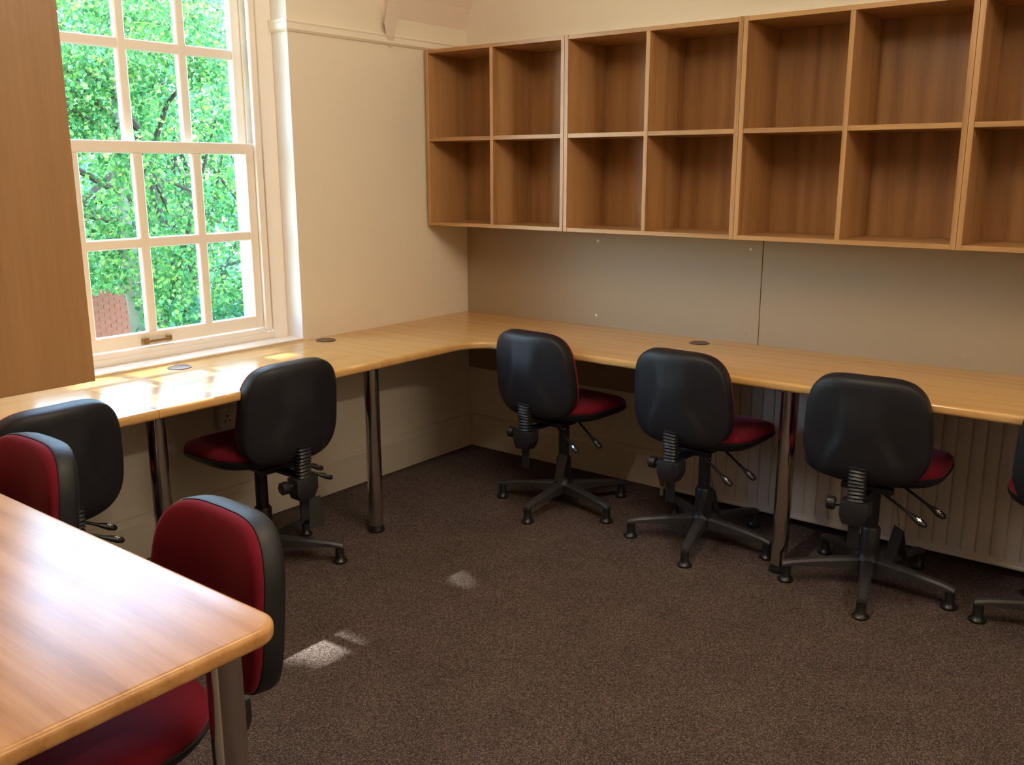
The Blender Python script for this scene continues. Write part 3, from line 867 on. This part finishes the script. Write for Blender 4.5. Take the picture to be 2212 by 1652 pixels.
# places in the room that the sun reaches through gaps in the leaves: (point, radius of gap)
GAPS = [((1.10, -1.975, 0.0), 0.085), ((1.09, -1.885, 0.0), 0.05), ((1.085, -1.308, 0.0), 0.07),
        ((0.40, -1.763, 0.73), 0.16), ((0.57, -2.00, 0.73), 0.15), ((0.15, -1.80, 0.73), 0.14), ((0.15, -2.05, 0.73), 0.12), ((0.20, -1.37, 0.73), 0.09)]
def leaves(name, centres, radii, count, size, mat, parent, hang=0.35, avoid=None):
    """many small folded leaves in clumps; one mesh"""
    ncl = len(centres)
    idx = rng.integers(0, ncl, count)
    d = rng.normal(size=(count, 3)); d /= np.linalg.norm(d, axis=1)[:, None]
    rad = rng.random(count) ** 0.45
    P = centres[idx] + d * (radii[idx] * rad)[:, None]
    keep = P[:, 0] < -1.0
    if avoid is not None: keep &= ~avoid(P, 0.026)
    wp = P
    for (g, r) in GAPS:
        v = wp - np.array(g); tt = v @ SD
        dist = np.linalg.norm(v - np.outer(tt, SD), axis=1)
        keep &= ~(dist < r + 0.055)
    P = P[keep]; n = len(P)
    ax = rng.normal(size=(n, 3)); ax[:, 2] -= hang; ax /= np.linalg.norm(ax, axis=1)[:, None]
    nr = rng.normal(size=(n, 3)); nr[:, 2] += 0.6
    sd = np.cross(ax, nr); sd /= np.linalg.norm(sd, axis=1)[:, None] + 1e-9
    nn = np.cross(sd, ax)
    s = size * rng.uniform(0.6, 1.25, n)[:, None]
    V = np.empty((n, 6, 3))
    V[:, 0] = P
    V[:, 1] = P + ax * s * 0.45 + sd * s * 0.42 + nn * s * 0.10
    V[:, 2] = P + ax * s * 0.85 + sd * s * 0.22 + nn * s * 0.04
    V[:, 3] = P + ax * s * 1.05 - nn * s * 0.08
    V[:, 4] = P + ax * s * 0.85 - sd * s * 0.22 + nn * s * 0.04
    V[:, 5] = P + ax * s * 0.45 - sd * s * 0.42 + nn * s * 0.10
    F = np.array([[0, 1, 2, 3], [0, 3, 4, 5]])
    faces = (np.arange(n)[:, None, None] * 6 + F[None]).reshape(-1, 4)
    me = bpy.data.meshes.new(name)
    me.vertices.add(n * 6); me.vertices.foreach_set('co', V.reshape(-1))
    nf = len(faces)
    me.loops.add(nf * 4); me.loops.foreach_set('vertex_index', faces.reshape(-1).astype(np.int32))
    me.polygons.add(nf); me.polygons.foreach_set('loop_start', (np.arange(nf) * 4).astype(np.int32))
    me.update(calc_edges=True); me.validate()
    o = obj(name, me, mat, parent)
    o['kind'] = 'stuff'
    # the mesh is in world space: undo the parent's place
    if parent: o.location = -Vector(parent.location)
    return o

def tree(label, base, crown_c, crown_r, nclump, clump_r, count, size, mat, trunk_r, bark, group='trees outside the window', shell=0.5, avoid=None):
    t = thing('broadleaf_tree', label, 'tree', base, group=group)
    cc, cr = np.array(crown_c), np.array(crown_r)
    d = rng.normal(size=(nclump * 2, 3)); d /= np.linalg.norm(d, axis=1)[:, None]
    rr = shell + (1 - shell) * rng.random(nclump * 2)
    cen = cc + d * rr[:, None] * cr
    if avoid is not None: cen = cen[~avoid(cen)]
    cen = cen[:nclump]
    rad = clump_r * rng.uniform(0.6, 1.3, len(cen))
    B = np.array(base)
    top = cc + np.array([0, 0, cr[2] * 0.4])
    h = top - B
    pts = [tuple(h * s + np.array([math.sin(5 * s) * 0.12, math.cos(4 * s) * 0.10 - 0.10, 0])) for s in np.linspace(0, 1, 9)]
    obj('trunk', sweep(pts, [trunk_r * (1 - 0.75 * s) for s in np.linspace(0, 1, 9)], 12), bark, t)
    ms = []
    for i in rng.choice(len(cen), min(26, len(cen)), replace=False):
        s = rng.uniform(0.35, 0.9)
        a = h * s; b_ = cen[i] - B
        m1 = a * 0.5 + b_ * 0.5 + np.array([0, 0, 0.25 * rng.random()])
        if avoid is not None:
            ln = np.array([a + (m1 - a) * q for q in np.linspace(0, 1, 12)] + [m1 + (b_ - m1) * q for q in np.linspace(0, 1, 12)]) + B
            if avoid(ln, 0.040).any(): continue
        ms.append(sweep([tuple(a), tuple(m1), tuple(b_)], [trunk_r * 0.28, trunk_r * 0.16, 0.01], 7))
    obj('branches', join_meshes('branches', ms), 'bark', t)
    leaves('foliage', cen, rad, count, size, mat, t, avoid=avoid)
    return t

# leave the view of the brick wall open
def gap_brick(P, ang=0.036):
    e = np.array([3.196, -3.715, 1.461]); g = np.array([-14.0, 5.66, -1.35])
    d = (g - e) / np.linalg.norm(g - e)
    v = P - e; tt = v @ d
    return np.linalg.norm(v - np.outer(tt, d), axis=1) < ang * tt
tree('leafy tree with a pale trunk filling the window view', (-6.6, 1.95, GZ), (-7.0, 2.4, 1.2), (2.2, 3.4, 3.4), 150, 0.52, 76000, 0.052, 'leaf_green', 0.17, 'bark_pale', avoid=gap_brick)
tree('blue-green leafy tree behind the first, right half of the window view', (-10.5, 5.6, GZ), (-10.8, 5.4, 1.4), (2.6, 3.2, 3.9), 90, 0.62, 24000, 0.082, 'leaf_blue_green', 0.16, 'bark', avoid=gap_brick)
tree('tall tree left of the window view, shading the desk', (-5.8, -3.2, GZ), (-5.4, -2.5, 6.6), (2.4, 2.6, 5.6), 220, 0.72, 80000, 0.13, 'leaf_green', 0.2, 'bark')
tree('leafy tree straight out from the window, mostly behind the hanging unit', (-9.0, -0.9, GZ), (-9.0, -0.6, 2.4), (2.0, 2.7, 4.6), 110, 0.66, 26000, 0.09, 'leaf_green', 0.16, 'bark', avoid=gap_brick)
tree('distant leafy tree closing the view', (-19.5, 10.0, GZ), (-19.5, 10.5, 2.0), (2.2, 5.0, 5.0), 90, 0.9, 9000, 0.22, 'leaf_green', 0.25, 'bark', avoid=gap_brick)
t = thing('shrub', 'feathery blue-green shrub low in the right-hand window panes', 'shrub', (-5.2, 2.5, GZ))
cen = np.array([[-5.2 + rng.normal() * 0.5, 2.55 + rng.normal() * 0.55, -1.4 + rng.random() * 1.5] for _ in range(40)])
leaves('foliage', cen, np.full(40, 0.4), 9000, 0.085, 'leaf_blue_green', t)
obj('stem', sweep([(0, 0, 0), (0.05, 0.02, 1.0), (0.1, 0.0, 2.6)], [0.05, 0.04, 0.02], 8), 'bark', t)
